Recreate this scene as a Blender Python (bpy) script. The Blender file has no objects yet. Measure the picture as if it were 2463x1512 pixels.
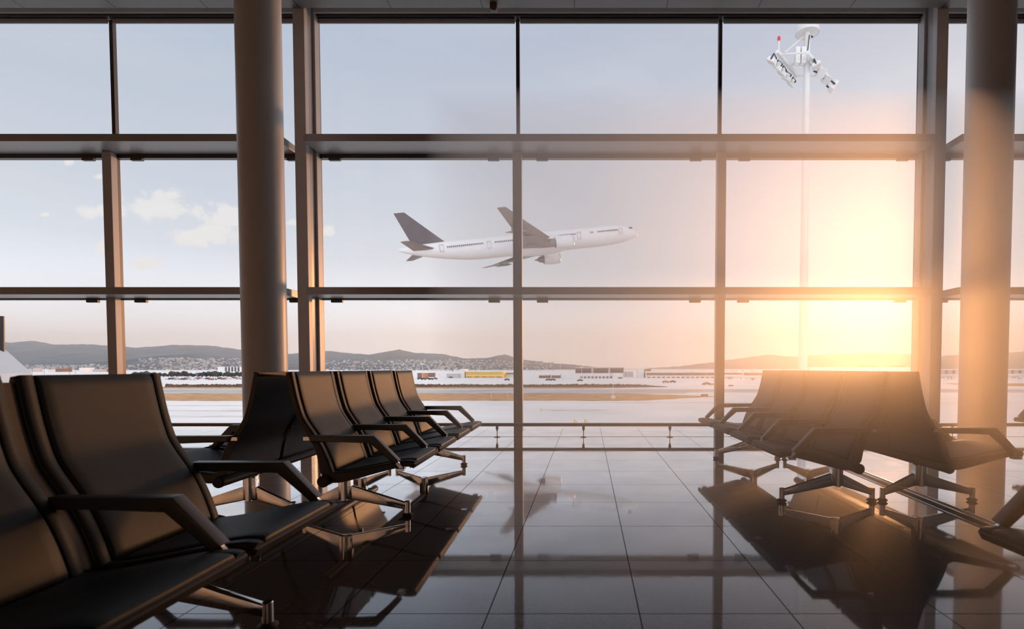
import bpy, bmesh, math, random
from mathutils import Vector, Matrix
random.seed(7)
S = bpy.context.scene
COL = S.collection
W, H = 2463, 1512
F = 1314.0                      # focal length in pixels
VX, VY = 1413.0, 885.0          # vanishing point of the depth direction
EYE = 0.924                     # eye height above the hall floor
GZ = EYE - 9.0                  # apron level outside
PITCH = 0.0346

# ------------------------------------------------------------------ camera
cd = bpy.data.cameras.new('camera'); cam = bpy.data.objects.new('camera', cd); COL.objects.link(cam)
cd.sensor_width = 36.0; cd.sensor_fit = 'HORIZONTAL'
cd.lens = 36.0 * F / W
PY = VY + F * math.tan(PITCH)
cd.shift_x = (W / 2 - VX) / W
cd.shift_y = (PY - H / 2) / W
cd.clip_start = 0.05; cd.clip_end = 30000
cam.location = (0, 0, EYE); cam.rotation_euler = (math.pi / 2 - PITCH, 0, 0)
cd.dof.use_dof = True; cd.dof.focus_distance = 6.0; cd.dof.aperture_fstop = 3.2
S.camera = cam
S.view_settings.view_transform = 'Standard'; S.view_settings.look = 'None'
S.view_settings.gamma = 1.0; S.view_settings.use_curve_mapping = False
S.view_settings.exposure = 0.0
S.cycles.use_denoising = True
S.cycles.transparent_max_bounces = 24
S.cycles.max_bounces = 8
S.cycles.volume_bounces = 0
S.cycles.caustics_reflective = True
S.cycles.blur_glossy = 1.0
S.cycles.sample_clamp_indirect = 6.0

def lin(r, g, b):
    f = lambda c: (c / 255 / 12.92) if c / 255 <= 0.04045 else ((c / 255 + 0.055) / 1.055) ** 2.4
    return (f(r), f(g), f(b), 1.0)

# ------------------------------------------------------------------ sun
SUN_DIR = Vector(((2185 - VX) / F, 1.0, (VY - 790) / F)).normalized()   # towards the low sun
sl = bpy.data.lights.new('sun', 'SUN'); sun = bpy.data.objects.new('sun', sl); COL.objects.link(sun)
sl.energy = 4.5; sl.angle = math.radians(5.0); sl.color = (1.0, 0.49, 0.19)
sun.rotation_euler = SUN_DIR.to_track_quat('Z', 'Y').to_euler()

# ------------------------------------------------------------------ node helper
class NT:
    def __init__(s, tree): s.t = tree; tree.nodes.clear()
    def n(s, typ, **kw):
        nd = s.t.nodes.new(typ)
        for k, v in kw.items():
            if hasattr(nd, k): setattr(nd, k, v)
        return nd
    def l(s, a, b): s.t.links.new(a, b)
    def m(s, op, a, b=None, c=None, clamp=False):
        nd = s.n('ShaderNodeMath', operation=op, use_clamp=clamp)
        for i, v in enumerate((a, b, c)):
            if v is None: continue
            if hasattr(v, 'links') or hasattr(v, 'is_linked'): s.l(v, nd.inputs[i])
            else: nd.inputs[i].default_value = v
        return nd.outputs[0]
    def mix(s, fac, a, b, blend='MIX'):
        nd = s.n('ShaderNodeMix', data_type='RGBA', blend_type=blend)
        for sock, v in ((nd.inputs[0], fac), (nd.inputs[6], a), (nd.inputs[7], b)):
            if hasattr(v, 'is_linked'): s.l(v, sock)
            else: sock.default_value = v
        return nd.outputs[2]
    def ramp(s, fac, stops):
        nd = s.n('ShaderNodeValToRGB'); r = nd.color_ramp
        while len(r.elements) < len(stops): r.elements.new(0.5)
        for e, (p, c) in zip(r.elements, stops): e.position = p; e.color = c
        s.l(fac, nd.inputs[0]); return nd.outputs[0]

# ------------------------------------------------------------------ sky
wd = bpy.data.worlds.new('sky'); S.world = wd; wd.use_nodes = True
t = NT(wd.node_tree)
tc = t.n('ShaderNodeTexCoord'); sx = t.n('ShaderNodeSeparateXYZ'); t.l(tc.outputs['Generated'], sx.inputs[0])
dx, dy, dz = sx.outputs
sky = t.ramp(t.m('MAXIMUM', dz, 0.0), [(0.0, (1.45, 1.48, 1.55, 1)), (0.10, (1.18, 1.22, 1.30, 1)), (0.18, lin(238, 240, 247)), (0.24, lin(228, 229, 236)),
        (0.36, lin(211, 215, 226)), (0.52, lin(188, 199, 218)), (0.62, lin(196, 208, 226)), (0.85, (1.0, 1.04, 1.12, 1))])  # unseen zenith raised for more light on the apron
# warmer and paler towards the right, bluer on the left
side = t.m('MULTIPLY_ADD', dx, 0.9, 0.5, clamp=True)
sky = t.mix(side, t.mix(0.22, sky, lin(176, 198, 222)), t.mix(0.22, sky, lin(240, 214, 208)))
# soft cloud streaks
sc = t.n('ShaderNodeMapping'); t.l(tc.outputs['Generated'], sc.inputs[0]); sc.inputs['Scale'].default_value = (2.0, 2.0, 7.0)
nz = t.n('ShaderNodeTexNoise'); t.l(sc.outputs[0], nz.inputs['Vector']); nz.inputs['Scale'].default_value = 1.6; nz.inputs['Detail'].default_value = 5
st = t.m('MULTIPLY', t.m('SUBTRACT', nz.outputs[0], 0.48, clamp=True), 0.9)
sky = t.mix(st, sky, lin(232, 230, 232))
# the unseen sky behind the terminal is brightened to light the apron and aircraft
back = t.m('MULTIPLY_ADD', t.m('MULTIPLY_ADD', dy, -1.4, 0.2, clamp=True), 0.8, 1.0)
bsc = t.n('ShaderNodeVectorMath', operation='SCALE'); t.l(sky, bsc.inputs[0]); t.l(back, bsc.inputs['Scale']); sky = bsc.outputs[0]
# puffs of cumulus over the hills on the left, placed by bearing and slope
yy = t.m('MAXIMUM', dy, 0.05)
u = t.m('DIVIDE', dx, yy); v = t.m('DIVIDE', dz, yy)
n2 = t.n('ShaderNodeTexNoise'); n2.inputs['Scale'].default_value = 26; n2.inputs['Detail'].default_value = 7; n2.inputs['Roughness'].default_value = 0.62
t.l(tc.outputs['Generated'], n2.inputs['Vector'])
acc = None
for cx, cy, rx, ry in [(430, 505, 165, 42), (270, 512, 85, 26), (500, 572, 105, 34), (560, 520, 70, 30), (705, 540, 30, 14), (800, 560, 22, 16),
                       (262, 597, 30, 24), (370, 633, 58, 20), (186, 396, 24, 13), (255, 430, 26, 11), (120, 520, 22, 9), (1955, 668, 70, 26)]:
    a = t.m('DIVIDE', t.m('SUBTRACT', u, (cx - VX) / F), rx / F)
    b = t.m('DIVIDE', t.m('SUBTRACT', v, (VY - cy) / F), ry / F)
    q = t.m('SUBTRACT', 1.0, t.m('SQRT', t.m('ADD', t.m('MULTIPLY', a, a), t.m('MULTIPLY', b, b))))
    acc = q if acc is None else t.m('MAXIMUM', acc, q)
acc = t.m('MAXIMUM', acc, -1.0)
cl = t.m('ADD', acc, t.m('MULTIPLY', t.m('SUBTRACT', n2.outputs[0], 0.5), 3.2))
mr = t.n('ShaderNodeMapRange', interpolation_type='SMOOTHSTEP'); t.l(cl, mr.inputs[0])
mr.inputs[1].default_value = 0.10; mr.inputs[2].default_value = 0.62
gate = t.m('MULTIPLY', mr.outputs[0], t.m('GREATER_THAN', acc, -0.45))
sky = t.mix(t.m('MULTIPLY', gate, 0.85), sky, lin(246, 242, 240))
# glare of the sky round the sun
vm = t.n('ShaderNodeVectorMath', operation='DOT_PRODUCT'); t.l(tc.outputs['Generated'], vm.inputs[0]); vm.inputs[1].default_value = SUN_DIR
dt = t.m('MAXIMUM', vm.outputs['Value'], 0.0)
halo = t.m('MULTIPLY', t.m('POWER', dt, 22.0), 0.42)
hm = t.n('ShaderNodeVectorMath', operation='SCALE'); hm.inputs[0].default_value = (1.0, 0.86, 0.72); t.l(halo, hm.inputs['Scale'])
sky = t.mix(1.0, sky, hm.outputs[0], 'ADD')
bg = t.n('ShaderNodeBackground'); t.l(sky, bg.inputs[0]); bg.inputs[1].default_value = 1.0
wo = t.n('ShaderNodeOutputWorld'); t.l(bg.outputs[0], wo.inputs[0])

# ------------------------------------------------------------------ materials
MATS = {}
def mat(name, color, rough=0.5, metal=0.0, spec=0.5, var=0.0, vscale=8.0, bump=0.0, bscale=60.0):
    if name in MATS: return MATS[name]
    m = bpy.data.materials.new(name); m.use_nodes = True
    t = NT(m.node_tree)
    p = t.n('ShaderNodeBsdfPrincipled'); o = t.n('ShaderNodeOutputMaterial'); t.l(p.outputs[0], o.inputs[0])
    c = color if len(color) == 4 else (*color, 1)
    p.inputs['Base Color'].default_value = c
    p.inputs['Roughness'].default_value = rough; p.inputs['Metallic'].default_value = metal
    p.inputs['Specular IOR Level'].default_value = spec
    tc = t.n('ShaderNodeTexCoord')
    if var:
        nz = t.n('ShaderNodeTexNoise'); t.l(tc.outputs['Object'], nz.inputs['Vector']); nz.inputs['Scale'].default_value = vscale; nz.inputs['Detail'].default_value = 5
        f = t.m('MULTIPLY_ADD', t.m('SUBTRACT', nz.outputs[0], 0.5), 2.2, 0.5, clamp=True)
        lo = tuple(x * (1 - var) for x in c[:3]) + (1,); hi = tuple(min(1, x * (1 + var)) for x in c[:3]) + (1,)
        t.l(t.mix(f, lo, hi), p.inputs['Base Color'])
    if bump:
        nb = t.n('ShaderNodeTexNoise'); t.l(tc.outputs['Object'], nb.inputs['Vector']); nb.inputs['Scale'].default_value = bscale; nb.inputs['Detail'].default_value = 3
        b = t.n('ShaderNodeBump'); b.inputs['Strength'].default_value = bump; b.inputs['Distance'].default_value = 0.002
        t.l(nb.outputs[0], b.inputs['Height']); t.l(b.outputs[0], p.inputs['Normal'])
    MATS[name] = m; return m

LEATHER = mat('dark leather', (0.027, 0.035, 0.043), 0.47, spec=0.15, var=0.18, vscale=5, bump=0.25, bscale=420)
SHELL = mat('seat shell plastic', (0.030, 0.027, 0.027), 0.5, var=0.1)
ARM = mat('armrest rubber', (0.046, 0.050, 0.056), 0.36, var=0.1, vscale=20)
CHROME = mat('chrome', (0.78, 0.77, 0.76), 0.08, metal=1.0, var=0.03)
DARKSTEEL = mat('dark steel', (0.045, 0.042, 0.042), 0.35, metal=0.3, var=0.1)
RUBBER = mat('black rubber', (0.015, 0.014, 0.014), 0.6, var=0.1)
PAINT = mat('grey painted metal', (0.40, 0.385, 0.38), 0.42, var=0.05, vscale=3)
SHELFM = mat('pale grey painted metal', (0.29, 0.285, 0.288), 0.36, var=0.05, vscale=2)
BARM = mat('black glazing bar', (0.035, 0.032, 0.032), 0.4, var=0.08)
COLM = mat('grey column paint', (0.50, 0.48, 0.47), 0.40, var=0.05, vscale=2)
WALLM = mat('pale wall paint', (0.80, 0.79, 0.78), 0.7, var=0.06, vscale=1)  # unseen walls made pale to bounce more light into the hall
RAILM = mat('brown bronze rail', (0.16, 0.10, 0.075), 0.35, metal=0.6, var=0.1)
WHITEM = mat('white mast paint', (0.60, 0.585, 0.57), 0.45, var=0.05, vscale=1)
WHITEG = mat('white lamp housing', (0.66, 0.645, 0.63), 0.4, var=0.06, vscale=2)
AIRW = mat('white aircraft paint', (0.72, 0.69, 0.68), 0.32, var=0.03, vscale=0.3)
AIRG = mat('shaded grey wing paint', (0.24, 0.195, 0.185), 0.4, var=0.08, vscale=0.4)  # underside shade of wings and tailplanes put into the colour
AIRT = mat('mauve grey tail paint', (0.12, 0.092, 0.094), 0.4, var=0.06, vscale=0.4)
AIRD = mat('dark aircraft glass', (0.06, 0.055, 0.06), 0.3, var=0.05)

def ceiling_mat():
    m = bpy.data.materials.new('ceiling panels'); m.use_nodes = True; t = NT(m.node_tree)
    p = t.n('ShaderNodeBsdfPrincipled'); o = t.n('ShaderNodeOutputMaterial'); t.l(p.outputs[0], o.inputs[0])
    g = t.n('ShaderNodeNewGeometry'); sx = t.n('ShaderNodeSeparateXYZ'); t.l(g.outputs['Position'], sx.inputs[0])
    fx = t.m('PINGPONG', t.m('ADD', sx.outputs[0], 0.18), 0.64)
    jx = t.m('LESS_THAN', fx, 0.009)
    fy = t.m('PINGPONG', t.m('ADD', sx.outputs[1], 0.4), 1.6)
    j = t.m('MAXIMUM', jx, t.m('LESS_THAN', fy, 0.009))
    nz = t.n('ShaderNodeTexNoise'); t.l(g.outputs['Position'], nz.inputs['Vector']); nz.inputs['Scale'].default_value = 1.3
    base = t.mix(nz.outputs[0], (0.135, 0.132, 0.132, 1), (0.155, 0.150, 0.149, 1))
    t.l(t.mix(j, base, (0.03, 0.03, 0.03, 1)), p.inputs['Base Color'])
    p.inputs['Roughness'].default_value = 0.45
    return m

def floor_mat():
    m = bpy.data.materials.new('polished dark granite'); m.use_nodes = True; t = NT(m.node_tree)
    o = t.n('ShaderNodeOutputMaterial')
    g = t.n('ShaderNodeNewGeometry'); sx = t.n('ShaderNodeSeparateXYZ'); t.l(g.outputs['Position'], sx.inputs[0])
    # slab joints
    fx = t.m('PINGPONG', t.m('SUBTRACT', sx.outputs[0], 0.196), 0.2855)
    fy = t.m('PINGPONG', t.m('SUBTRACT', sx.outputs[1], 2.027), 0.2855)
    band = t.m('LESS_THAN', t.m('ABSOLUTE', t.m('SUBTRACT', sx.outputs[1], 7.34)), 0.028)
    j = t.m('MAXIMUM', t.m('MAXIMUM', t.m('LESS_THAN', fx, 0.0026), t.m('LESS_THAN', fy, 0.0026)), band)
    n1 = t.n('ShaderNodeTexNoise'); t.l(g.outputs['Position'], n1.inputs['Vector']); n1.inputs['Scale'].default_value = 55; n1.inputs['Detail'].default_value = 6
    n2 = t.n('ShaderNodeTexNoise'); t.l(g.outputs['Position'], n2.inputs['Vector']); n2.inputs['Scale'].default_value = 2.6; n2.inputs['Detail'].default_value = 4
    base = t.ramp(n1.outputs[0], [(0.35, (0.045, 0.036, 0.032, 1)), (0.62, (0.095, 0.078, 0.068, 1)), (0.75, (0.14, 0.12, 0.11, 1))])
    base = t.mix(j, base, (0.012, 0.010, 0.010, 1))
    df = t.n('ShaderNodeBsdfDiffuse'); t.l(base, df.inputs[0])
    gl = t.n('ShaderNodeBsdfGlossy'); gl.inputs[0].default_value = (0.93, 0.96, 1.0, 1)
    # wear: worn, slightly hazier and duller patches of polish
    wear = t.m('MULTIPLY_ADD', t.m('SUBTRACT', n2.outputs[0], 0.5), 2.4, 0.5, clamp=True)
    t.l(t.m('MULTIPLY_ADD', wear, 0.045, 0.02), gl.inputs['Roughness'])
    bp = t.n('ShaderNodeBump'); bp.inputs['Strength'].default_value = 0.03; bp.inputs['Distance'].default_value = 0.002
    n3 = t.n('ShaderNodeTexNoise'); t.l(g.outputs['Position'], n3.inputs['Vector']); n3.inputs['Scale'].default_value = 14; n3.inputs['Detail'].default_value = 4
    t.l(n3.outputs[0], bp.inputs['Height']); t.l(bp.outputs[0], gl.inputs['Normal'])
    # polish reflectance rises steeply towards grazing incidence
    lw = t.n('ShaderNodeFresnel'); lw.inputs['IOR'].default_value = 1.75
    mr = t.n('ShaderNodeMapRange'); t.l(lw.outputs[0], mr.inputs[0])
    mr.inputs[1].default_value = 0.12; mr.inputs[2].default_value = 0.40; mr.inputs[3].default_value = 0.04; mr.inputs[4].default_value = 0.97
    k = t.m('MULTIPLY', mr.outputs[0], t.m('SUBTRACT', 1.0, t.m('MULTIPLY', wear, 0.12)))
    k = t.m('MULTIPLY', k, t.m('SUBTRACT', 1.0, t.m('MULTIPLY', j, 0.85)))
    mx = t.n('ShaderNodeMixShader'); t.l(k, mx.inputs[0]); t.l(df.outputs[0], mx.inputs[1]); t.l(gl.outputs[0], mx.inputs[2])
    t.l(mx.outputs[0], o.inputs[0])
    return m

def glass_mat():
    m = bpy.data.materials.new('clear window glass'); m.use_nodes = True; t = NT(m.node_tree)
    o = t.n('ShaderNodeOutputMaterial')
    a = t.n('ShaderNodeBsdfTransparent'); a.inputs[0].default_value = (0.965, 0.972, 0.975, 1)
    b = t.n('ShaderNodeBsdfGlossy'); b.inputs['Roughness'].default_value = 0.0
    g = t.n('ShaderNodeNewGeometry'); dp = t.n('ShaderNodeVectorMath', operation='DOT_PRODUCT')
    t.l(g.outputs['Normal'], dp.inputs[0]); t.l(g.outputs['Incoming'], dp.inputs[1])
    fr = t.m('MULTIPLY_ADD', t.m('POWER', t.m('SUBTRACT', 1.0, t.m('ABSOLUTE', dp.outputs['Value']), clamp=True), 5.0), 0.6, 0.015)
    nz = t.n('ShaderNodeTexNoise'); t.l(g.outputs['Position'], nz.inputs['Vector']); nz.inputs['Scale'].default_value = 0.8
    mx = t.n('ShaderNodeMixShader'); t.l(t.m('MULTIPLY', fr, t.m('MULTIPLY_ADD', nz.outputs[0], 0.4, 0.8)), mx.inputs[0])
    t.l(a.outputs[0], mx.inputs[1]); t.l(b.outputs[0], mx.inputs[2]); t.l(mx.outputs[0], o.inputs[0])
    return m

def volume_mat(name, color, density, g):
    m = bpy.data.materials.new(name); m.use_nodes = True; t = NT(m.node_tree)
    o = t.n('ShaderNodeOutputMaterial'); v = t.n('ShaderNodeVolumeScatter')
    v.inputs['Color'].default_value = (*color, 1); v.inputs['Density'].default_value = density; v.inputs['Anisotropy'].default_value = g
    t.l(v.outputs[0], o.inputs['Volume']); return m

GLASS = glass_mat()

# ------------------------------------------------------------------ mesh helpers
class MB:
    def __init__(s): s.b = bmesh.new()
    def verts(s, pts): return [s.b.verts.new(p) for p in pts]
    def face(s, vs):
        try: return s.b.faces.new(vs)
        except ValueError: return None
    def box(s, x0, x1, y0, y1, z0, z1, bevel=0.0, M=None):
        pts = [(x0, y0, z0), (x1, y0, z0), (x1, y1, z0), (x0, y1, z0), (x0, y0, z1), (x1, y0, z1), (x1, y1, z1), (x0, y1, z1)]
        if M is not None: pts = [M @ Vector(p) for p in pts]
        v = s.verts(pts)
        fs = [s.face([v[i] for i in q]) for q in ((0, 3, 2, 1), (4, 5, 6, 7), (0, 1, 5, 4), (1, 2, 6, 5), (2, 3, 7, 6), (3, 0, 4, 7))]
        if bevel:
            es = list({e for f in fs for e in f.edges})
            bmesh.ops.bevel(s.b, geom=es, offset=bevel, segments=2, affect='EDGES', profile=0.6)
        return s
    def prism(s, prof, a0, a1, fn, bevel=0.0):
        """closed profile (list of 2-D points) swept from a0 to a1; fn(p, a) -> 3-D point"""
        A = s.verts([fn(p, a0) for p in prof]); B = s.verts([fn(p, a1) for p in prof]); n = len(prof)
        f1 = s.face(A[::-1]); f2 = s.face(B)
        for i in range(n): s.face([A[i], A[(i + 1) % n], B[(i + 1) % n], B[i]])
        if bevel:
            es = list({e for f in (f1, f2) if f for e in f.edges})
            bmesh.ops.bevel(s.b, geom=es, offset=bevel, segments=3, affect='EDGES', profile=0.5)
        return s
    def tube(s, p0, p1, r0, r1=None, n=16, caps=True):
        p0, p1 = Vector(p0), Vector(p1); r1 = r0 if r1 is None else r1
        q = (p1 - p0).to_track_quat('Z', 'Y')
        ring = lambda p, r: s.verts([p + q @ Vector((r * math.cos(2 * math.pi * i / n), r * math.sin(2 * math.pi * i / n), 0)) for i in range(n)])
        A, B = ring(p0, r0), ring(p1, r1)
        for i in range(n): s.face([A[i], A[(i + 1) % n], B[(i + 1) % n], B[i]])
        if caps: s.face(A[::-1]); s.face(B)
        return s
    def lathe(s, prof, n=24, org=(0, 0, 0), axis='Z', capends=True):
        """prof: list of (radius, along-axis)"""
        org = Vector(org); rows = []
        for r, h in prof:
            row = []
            for i in range(n):
                c, q = math.cos(2 * math.pi * i / n) * r, math.sin(2 * math.pi * i / n) * r
                p = Vector((c, q, h)) if axis == 'Z' else Vector((h, c, q))
                row.append(s.b.verts.new(org + p))
            rows.append(row)
        for a, b in zip(rows, rows[1:]):
            for i in range(n): s.face([a[i], a[(i + 1) % n], b[(i + 1) % n], b[i]])
        if capends: s.face(rows[0][::-1]); s.face(rows[-1])
        return s
    def build(s, name, m, parent=None, smooth=False, angle=35):
        bmesh.ops.remove_doubles(s.b, verts=s.b.verts, dist=1e-6)
        bmesh.ops.recalc_face_normals(s.b, faces=s.b.faces)
        me = bpy.data.meshes.new(name); s.b.to_mesh(me); s.b.free()
        for mm in (m if isinstance(m, (list, tuple)) else [m]): me.materials.append(mm)
        o = bpy.data.objects.new(name, me); COL.objects.link(o)
        if smooth:
            for p in me.polygons: p.use_smooth = True
            me.set_sharp_from_angle(angle=math.radians(angle))
        if parent: o.parent = parent
        return o

def tag(o, label=None, cat=None, group=None, kind=None):
    if label: o['label'] = label
    if cat: o['category'] = cat
    if group: o['group'] = group
    if kind: o['kind'] = kind
    return o
def empty(name, loc=(0, 0, 0), rz=0.0):
    o = bpy.data.objects.new(name, None); COL.objects.link(o); o.location = loc; o.rotation_euler = (0, 0, rz)
    o.empty_display_size = 0.1; return o
def copy_tree(o, parent=None):
    c = o.copy(); COL.objects.link(c)
    if parent: c.parent = parent
    for ch in list(o.children): copy_tree(ch, c)
    return c
def catmull(pts, k=6):
    P = [Vector(p) for p in pts]; P = [P[0] * 2 - P[1]] + P + [P[-1] * 2 - P[-2]]; out = []
    for i in range(1, len(P) - 2):
        a, b, c, d = P[i - 1:i + 3]
        for j in range(k):
            x = j / k
            out.append(0.5 * ((2 * b) + (c - a) * x + (2 * a - 5 * b + 4 * c - d) * x * x + (3 * b - a - 3 * c + d) * x ** 3))
    out.append(P[-2]); return out
def slope(y): return math.tan(math.atan((PY - y) / F) - PITCH)      # rise per metre of distance
def px(x, y, d):
    """a point of the place from its bearing and its distance in front of the eye"""
    t = slope(y)
    return Vector(((x - VX) / F * d * (math.cos(PITCH) - t * math.sin(PITCH)), d, EYE + t * d))

# ================================================================== THE HALL
XL, XR, YB = -13.2, 14.2, -9.0
GY = 8.25                          # glass line
CZ = 5.945                         # ceiling
b = MB(); b.box(XL - 0.3, XR + 0.3, YB - 0.3, GY + 0.12, -0.3, 0.0)
tag(b.build('floor', floor_mat()), 'dark polished stone slab floor of the departure hall', 'floor', kind='structure')
b = MB(); b.box(XL, XR, YB, 7.80, CZ, CZ + 0.12)
tag(b.build('ceiling', ceiling_mat()), 'grey metal panel ceiling above the hall', 'ceiling', kind='structure')
for nm, a in (('wall_left', (XL - 0.2, XL, YB, GY, 0, 6.6)), ('wall_right', (XR, XR + 0.2, YB, GY, 0, 6.6)), ('wall_back', (XL, XR, YB - 0.2, YB, 0, 6.6))):
    b = MB(); b.box(*a); tag(b.build(nm, WALLM), 'grey wall closing the %s of the hall' % nm[5:], 'wall', kind='structure')
# deep header over the windows and the roof slab above it
b = MB(); b.box(XL, XR, GY - 0.13, GY + 0.03, 6.089, 6.60, bevel=0.004); b.box(XL, XR, 7.62, GY + 0.5, 6.60, 6.75)
for x in (-4.55, -3.62, 4.55):
    b.box(x - 0.11, x + 0.11, GY - 0.136, GY - 0.128, 6.118, 6.128)
tag(b.build('trim_1', PAINT), 'grey header panel running above the window tops', 'trim', kind='structure')
b = MB(); b.box(XL, XR, GY - 0.09, GY + 0.06, 6.064, 6.0885)
tag(b.build('trim_2', BARM), 'thin black strip under the header panel', 'trim', kind='structure')
b = MB(); b.box(XL, XR, YB, 7.62, CZ + 0.121, CZ + 0.3); b.box(XL, XR, 7.60, 7.79, CZ + 0.121, 6.60)
tag(b.build('trim_3', WALLM), 'dark upstand behind the ceiling edge', 'trim', kind='structure')

POSTS = (-4.05, 4.98)
MULL = [(-10.03, -7.03), (-1.03, 1.965), (7.97, 10.97)]
BAYS = [(-13.05, -4.05), (-4.05, 4.98), (4.98, 13.98)]
SH = [(4.089, 4.191), (1.963, 2.066)]
for wi, ((x0, x1), ms) in enumerate(zip(BAYS, MULL)):
    w = empty('window_%d' % (wi + 1), ((x0 + x1) / 2, GY, 0))
    tag(w, ('tall glazed bay left of the left steel post', 'wide middle glazed bay between the two steel posts', 'tall glazed bay right of the right steel post')[wi], 'window', kind='structure')
    ox = -(x0 + x1) / 2
    def loc(mb, name, m, **k):
        for v in mb.b.verts: v.co.x += ox; v.co.y -= GY
        return mb.build(name, m, w, **k)
    a0, a1 = x0 + 0.045, x1 - 0.045
    xs = [a0] + list(ms) + [a1]
    rows = [(0.012, 1.963), (2.0, 4.07), (4.15, 6.05)]
    for i in range(3):
        for z0, z1 in rows:
            q = MB(); q.box(xs[i] + 0.02, xs[i + 1] - 0.02, GY - 0.006, GY + 0.006, z0, z1)
            loc(q, 'pane', GLASS)
    for xm in (a0, ms[0], ms[1], a1):
        q = MB(); q.box(xm - 0.026, xm + 0.026, GY - 0.018, GY + 0.05, 0.0, 6.052, bevel=0.004)
        loc(q, 'glazing_bar', BARM)
    for xm in ms:
        q = MB(); q.box(xm - 0.066, xm + 0.066, 8.09, 8.20, 0.0, SH[0][0], bevel=0.008)
        q.box(xm - 0.03, xm + 0.03, 8.19, 8.215, 0.0, SH[0][0])
        loc(q, 'mullion', PAINT)
    s0 = x0 + (0.08 if wi == 1 else 0.25); s1 = x1 - (0.08 if wi == 1 else 0.25)
    for z0, z1 in SH:
        q = MB(); q.box(s0, s1, 7.74, GY - 0.03, z0, z1, bevel=0.005)
        loc(q, 'transom_shelf', SHELFM)
        q = MB(); q.box(a0, a1, GY - 0.045, GY + 0.045, z0 - (0.055 if z0 > 3 else 0.018), z0)
        loc(q, 'top_rail', BARM)
        zc = z0 - (0.055 if z0 > 3 else 0.018)
        for xm in (x0, *ms, x1):
            for sg in (-1, 1):
                xc = xm + sg * (0.36 if xm in ms else 0.31)
                if not (a0 < xc < a1): continue
                q = MB(); q.box(xc - 0.085, xc + 0.085, GY - 0.07, GY - 0.02, zc - 0.042, zc + 0.005, bevel=0.004)
                loc(q, 'clip', BARM)
    for i in range(3):
        q = MB(); q.tube((xs[i] + 0.04, GY - 0.02, 6.055), (xs[i + 1] - 0.04, GY - 0.02, 6.055), 0.014)
        q.box(xs[i] + 0.04, xs[i + 1] - 0.04, GY - 0.03, GY - 0.012, 5.995, 6.044)
        loc(q, 'roller_blind', SHELFM)

for i, xp in enumerate(POSTS):
    w = empty('steel_post', (xp, 7.82, 0))
    tag(w, ('tall square grey steel post just right of the left round column', 'tall square grey steel post just left of the right round column')[i], 'post', 'steel posts between the glazed bays', 'structure')
    q = MB(); q.box(-0.08, 0.08, 0, 0.10, 0, 6.60, bevel=0.006); q.build('flange', PAINT, w)
    q = MB(); q.box(-0.05, 0.05, 0.09, 0.30, 0, 6.60, bevel=0.03); q.build('web', SHELFM, w, smooth=True)
    q = MB(); q.box(-0.085, 0.085, 0.29, 0.43, 0, 6.60, bevel=0.01); q.build('back_flange', PAINT, w)

for i, (xc, lb) in enumerate(((-4.04, 'thick round grey column behind the left benches'), (4.96, 'thick round grey column behind the right benches'))):
    q = MB(); q.lathe([(0.252, 0.0), (0.252, CZ)], n=72, org=(0, 0, 0))
    o = q.build('column', COLM, smooth=True, angle=60); o.location = (xc, 6.856, 0)
    tag(o, lb, 'column', 'round columns in front of the glazing', 'structure')

q = MB(); q.box(-0.05, 0.05, -0.04, 0.04, -0.09, 0, bevel=0.012); q.tube((0, -0.02, -0.11), (0, -0.02, -0.085), 0.03)
o = q.build('ceiling_sensor', mat('brown plastic', (0.10, 0.065, 0.05), 0.5, var=0.1), smooth=True); o.location = (-1.295, 7.72, CZ)
tag(o, 'small brown sensor box hanging from the ceiling edge', 'sensor')

# ------------------------------------------------------------------ low rail along the glass
RY = 7.31
r = empty('guard_rail', (0, RY, 0)); tag(r, 'low bronze guard rail on bottle shaped feet along the glazing', 'railing')
q = MB(); q.box(XL + 0.1, XR - 0.1, -0.024, 0.024, 0.145, 0.189, bevel=0.012); q.build('rail', RAILM, r, smooth=True)
foot = MB(); foot.lathe([(0.043, 0.0), (0.043, 0.006), (0.012, 0.010), (0.0055, 0.016), (0.0055, 0.075), (0.012, 0.095), (0.019, 0.112), (0.018, 0.146)], n=20)
fo = foot.build('rail_foot', RAILM, r, smooth=True); fo.location = (-1.213, 0, 0)
for x in [-1.213 + 1.16 * k for k in range(-9, 4) if k] + [3.75, 4.90, 6.06, 7.22, 8.38, 9.54, 10.7]:
    if abs(x + 4.04) < 0.1: continue
    c = fo.copy(); COL.objects.link(c); c.parent = r; c.location = (x, 0, 0)

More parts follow.
